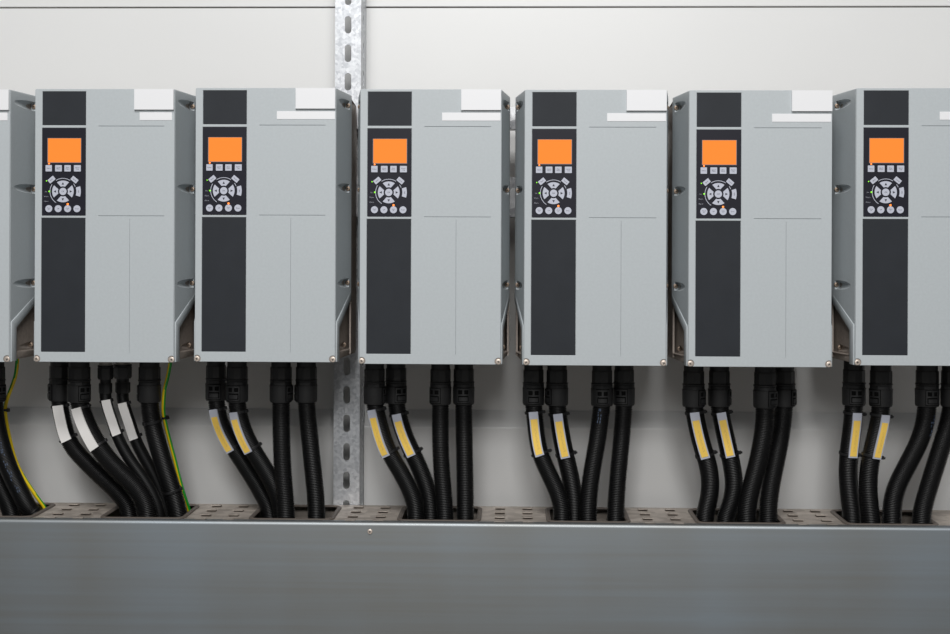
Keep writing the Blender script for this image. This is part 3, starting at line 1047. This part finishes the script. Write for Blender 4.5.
# fifth drive
C.append((4, 'black conduit with yellow marker, leftmost under the fifth drive from left', 533.5, [(534, 405), (535, 420), (537, 438), (540, 453), (548, 472), (557, 491), (561.5, 507), (562, 522)], 0.115, 0.102, dict(clip=0, marker='yellow', mv=(411, 455.5), mang=-6, rpx=8.8)))
C.append((4, 'black conduit with yellow marker, second from left under the fifth drive from left', 557, [(557.5, 406), (559.5, 425), (564, 450), (570, 475), (574, 500), (574.5, 522)], 0.112, 0.126, dict(clip=-65, marker='yellow', mv=(412.5, 455.5), mang=-3, rpx=9.1)))
C.append((4, 'unmarked conduit with blue specks, leaning left, third under the fifth drive from left', 602, [(601.5, 406), (600, 420), (597.5, 440), (593, 465), (589.5, 490), (588, 510), (588, 522)], 0.108, 0.102, dict(clip=0, rpx=9.0, prints=(408, 425, -10))))
C.append((4, 'unmarked black conduit, rightmost under the fifth drive from left', 624, [(623.5, 406), (621.5, 440), (618, 475), (616, 505), (615.5, 522)], 0.122, 0.112, dict(clip=-22, rpx=8.8)))
# next-to-last drive
C.append((5, 'black conduit with yellow marker, leftmost under the next-to-last drive', 693.7, [(694.5, 406), (697, 425), (702.5, 447), (708, 465), (710.3, 481), (709.3, 497), (706, 511), (705, 518)], 0.112, 0.130, dict(clip=52, marker='yellow', mv=(411, 456), mang=-8, rpx=9.2)))
C.append((5, 'black conduit with yellow marker, second from left under the next-to-last drive', 719.3, [(720, 406), (723, 425), (728.5, 450), (733, 472), (734, 488), (731, 503), (726.5, 516), (725.5, 523)], 0.122, 0.126, dict(clip=75, marker='yellow', mv=(411.5, 456), mang=-4, rpx=9.1)))
C.append((5, 'unmarked black conduit, third from left under the next-to-last drive', 765, [(765, 408), (764.5, 425), (761.5, 445), (756, 470), (750.5, 490), (747, 508), (746.5, 522)], 0.102, 0.102, dict(clip=40, rpx=9.5)))
C.append((5, 'unmarked black conduit, rightmost under the next-to-last drive, partly behind its neighbour', 784, [(783, 408), (781.5, 430), (779, 445), (775, 465), (771, 485), (768.5, 505), (768, 522)], 0.130, 0.104, dict(clip=60, rpx=9.3)))
# rightmost drive
C.append((6, 'black conduit with upright yellow marker, leftmost under the drive cut off at right', 854, [(854, 406), (852.5, 425), (850, 445), (848, 470), (849, 490), (851, 507), (852, 517)], 0.120, 0.134, dict(clip=0, marker='yellow', mv=(411.5, 455.5), mang=10, rpx=9.4)))
C.append((6, 'black conduit with right-leaning yellow marker, second under the drive cut off at right', 881, [(881, 407), (879.5, 420), (875, 440), (870.5, 460), (868, 482), (869, 503), (871, 522)], 0.100, 0.106, dict(clip=-50, marker='yellow', mv=(413.5, 457), mang=20, rpx=9.4)))
C.append((6, 'unmarked black conduit bending sharply left under the drive cut off at right', 927.2, [(926.5, 408), (924.5, 425), (919, 442), (908, 464), (897, 486), (892.5, 503), (892, 522)], 0.108, 0.110, dict(clip=10, rpx=9.6, prints=(414, 436, 38))))
C.append((6, 'unmarked black conduit at the right edge of the photo, its gland cut off', 952.5, [(951.5, 408), (948, 425), (942, 445), (934, 470), (927, 493), (922.5, 510), (921.5, 522)], 0.108, 0.096, dict(clip=30, rpx=9.5)))
for di, lab, gu, path, y0, y1, kw in C:
    build_cable(di, lab, GN[di], gu, path, y0, y1, **kw)

# ------------------------------------------------------------------ earth wires
def build_wire(di, label, path, Y, tie_v, phase):
    zb = drives[di].location.z + 0.0019
    pts = []
    for k, (u, v) in enumerate(path):
        t = k / (len(path) - 1)
        yy = Y[0] + (Y[1] - Y[0]) * t
        pts.append(at(u, v, yy))
    pts[0].z = zb - 0.0016
    pts.append(pts[-1] + Vector((0.004, 0, -0.02)))
    pts.append(pts[-1] + Vector((0.002, 0, -0.03)))
    base = pts[-1].copy()
    root = empty('earth_wire', base)
    pts = [p - base for p in pts]
    P_, L = spline(pts, 0.003)
    fr = frames(P_)
    n = len(P_)
    def mi(i, k):
        t = i / n
        a = (k + 0.5) / 16 + phase[0] + (phase[1] - phase[0]) * t + phase[2] * math.sin(PI * t)
        return 0 if (a % 1.0) >= 0.46 else 1
    obj('insulation', sweep(P_, fr, lambda i: 0.0031, 16, mi), [M['wire_y'], M['wire_g']], root, smooth=60)
    j = nearest_at_z(P_, at(path[0][0], tie_v, Y[0]).z - base.z)
    T, N, B = fr[j]
    obj('cable_tie', tie_bm(P_[j], T, N, B, 0.0031, 75), M['tie'], root)
    tag(root, label, 'wire', 'green and yellow earth wires')
build_wire(0, 'green and yellow earth wire at the far left, bending out beside the printed conduit',
           [(17.5, 366), (16, 374), (12.5, 385), (7.5, 398), (5, 408), (6, 420), (10, 440), (14, 456), (20, 471), (30, 487), (39, 500), (45, 508)], (0.120, 0.165), 410, (0.34, 0.96, 0.06))
build_wire(1, 'green and yellow earth wire hanging at the right of the white-marked cables',
           [(171, 366), (168, 376), (164.5, 389), (163.5, 403), (163.4, 413), (165.3, 423), (169.4, 440), (174.5, 459), (180.5, 483), (185, 498), (188.5, 508)], (0.098, 0.172), 420, (0.04, 0.12, -0.17))

# ------------------------------------------------------------------ light
def area(name, loc, rot, sx, sy, power, col=(1, 1, 1)):
    l = bpy.data.lights.new(name, 'AREA')
    l.shape = 'RECTANGLE'
    l.size = sx; l.size_y = sy
    l.energy = power
    l.color = col
    o = bpy.data.objects.new(name, l)
    o.location = loc
    o.rotation_euler = rot
    COL.objects.link(o)
    return o
R = math.radians
area('ceiling_lamp', (-0.15, -2.5, 2.6), (R(42), 0, 0), 1.5, 0.6, 77, (1.0, 0.995, 0.985))
area('ceiling_lamp', (0.0, -4.4, 2.0), (R(63), 0, 0), 1.6, 0.8, 90, (1.0, 0.995, 0.985))
w = bpy.data.worlds.new('world')
w.use_nodes = True
w.node_tree.nodes['Background'].inputs['Color'].default_value = (0.93, 0.97, 1.0, 1)
w.node_tree.nodes['Background'].inputs['Strength'].default_value = 0.12
sc = bpy.context.scene
sc.world = w
sc.view_settings.view_transform = 'Standard'
sc.view_settings.look = 'None'
sc.view_settings.gamma = 1.0
sc.view_settings.exposure = EXPOSURE
sc.view_settings.use_curve_mapping = False
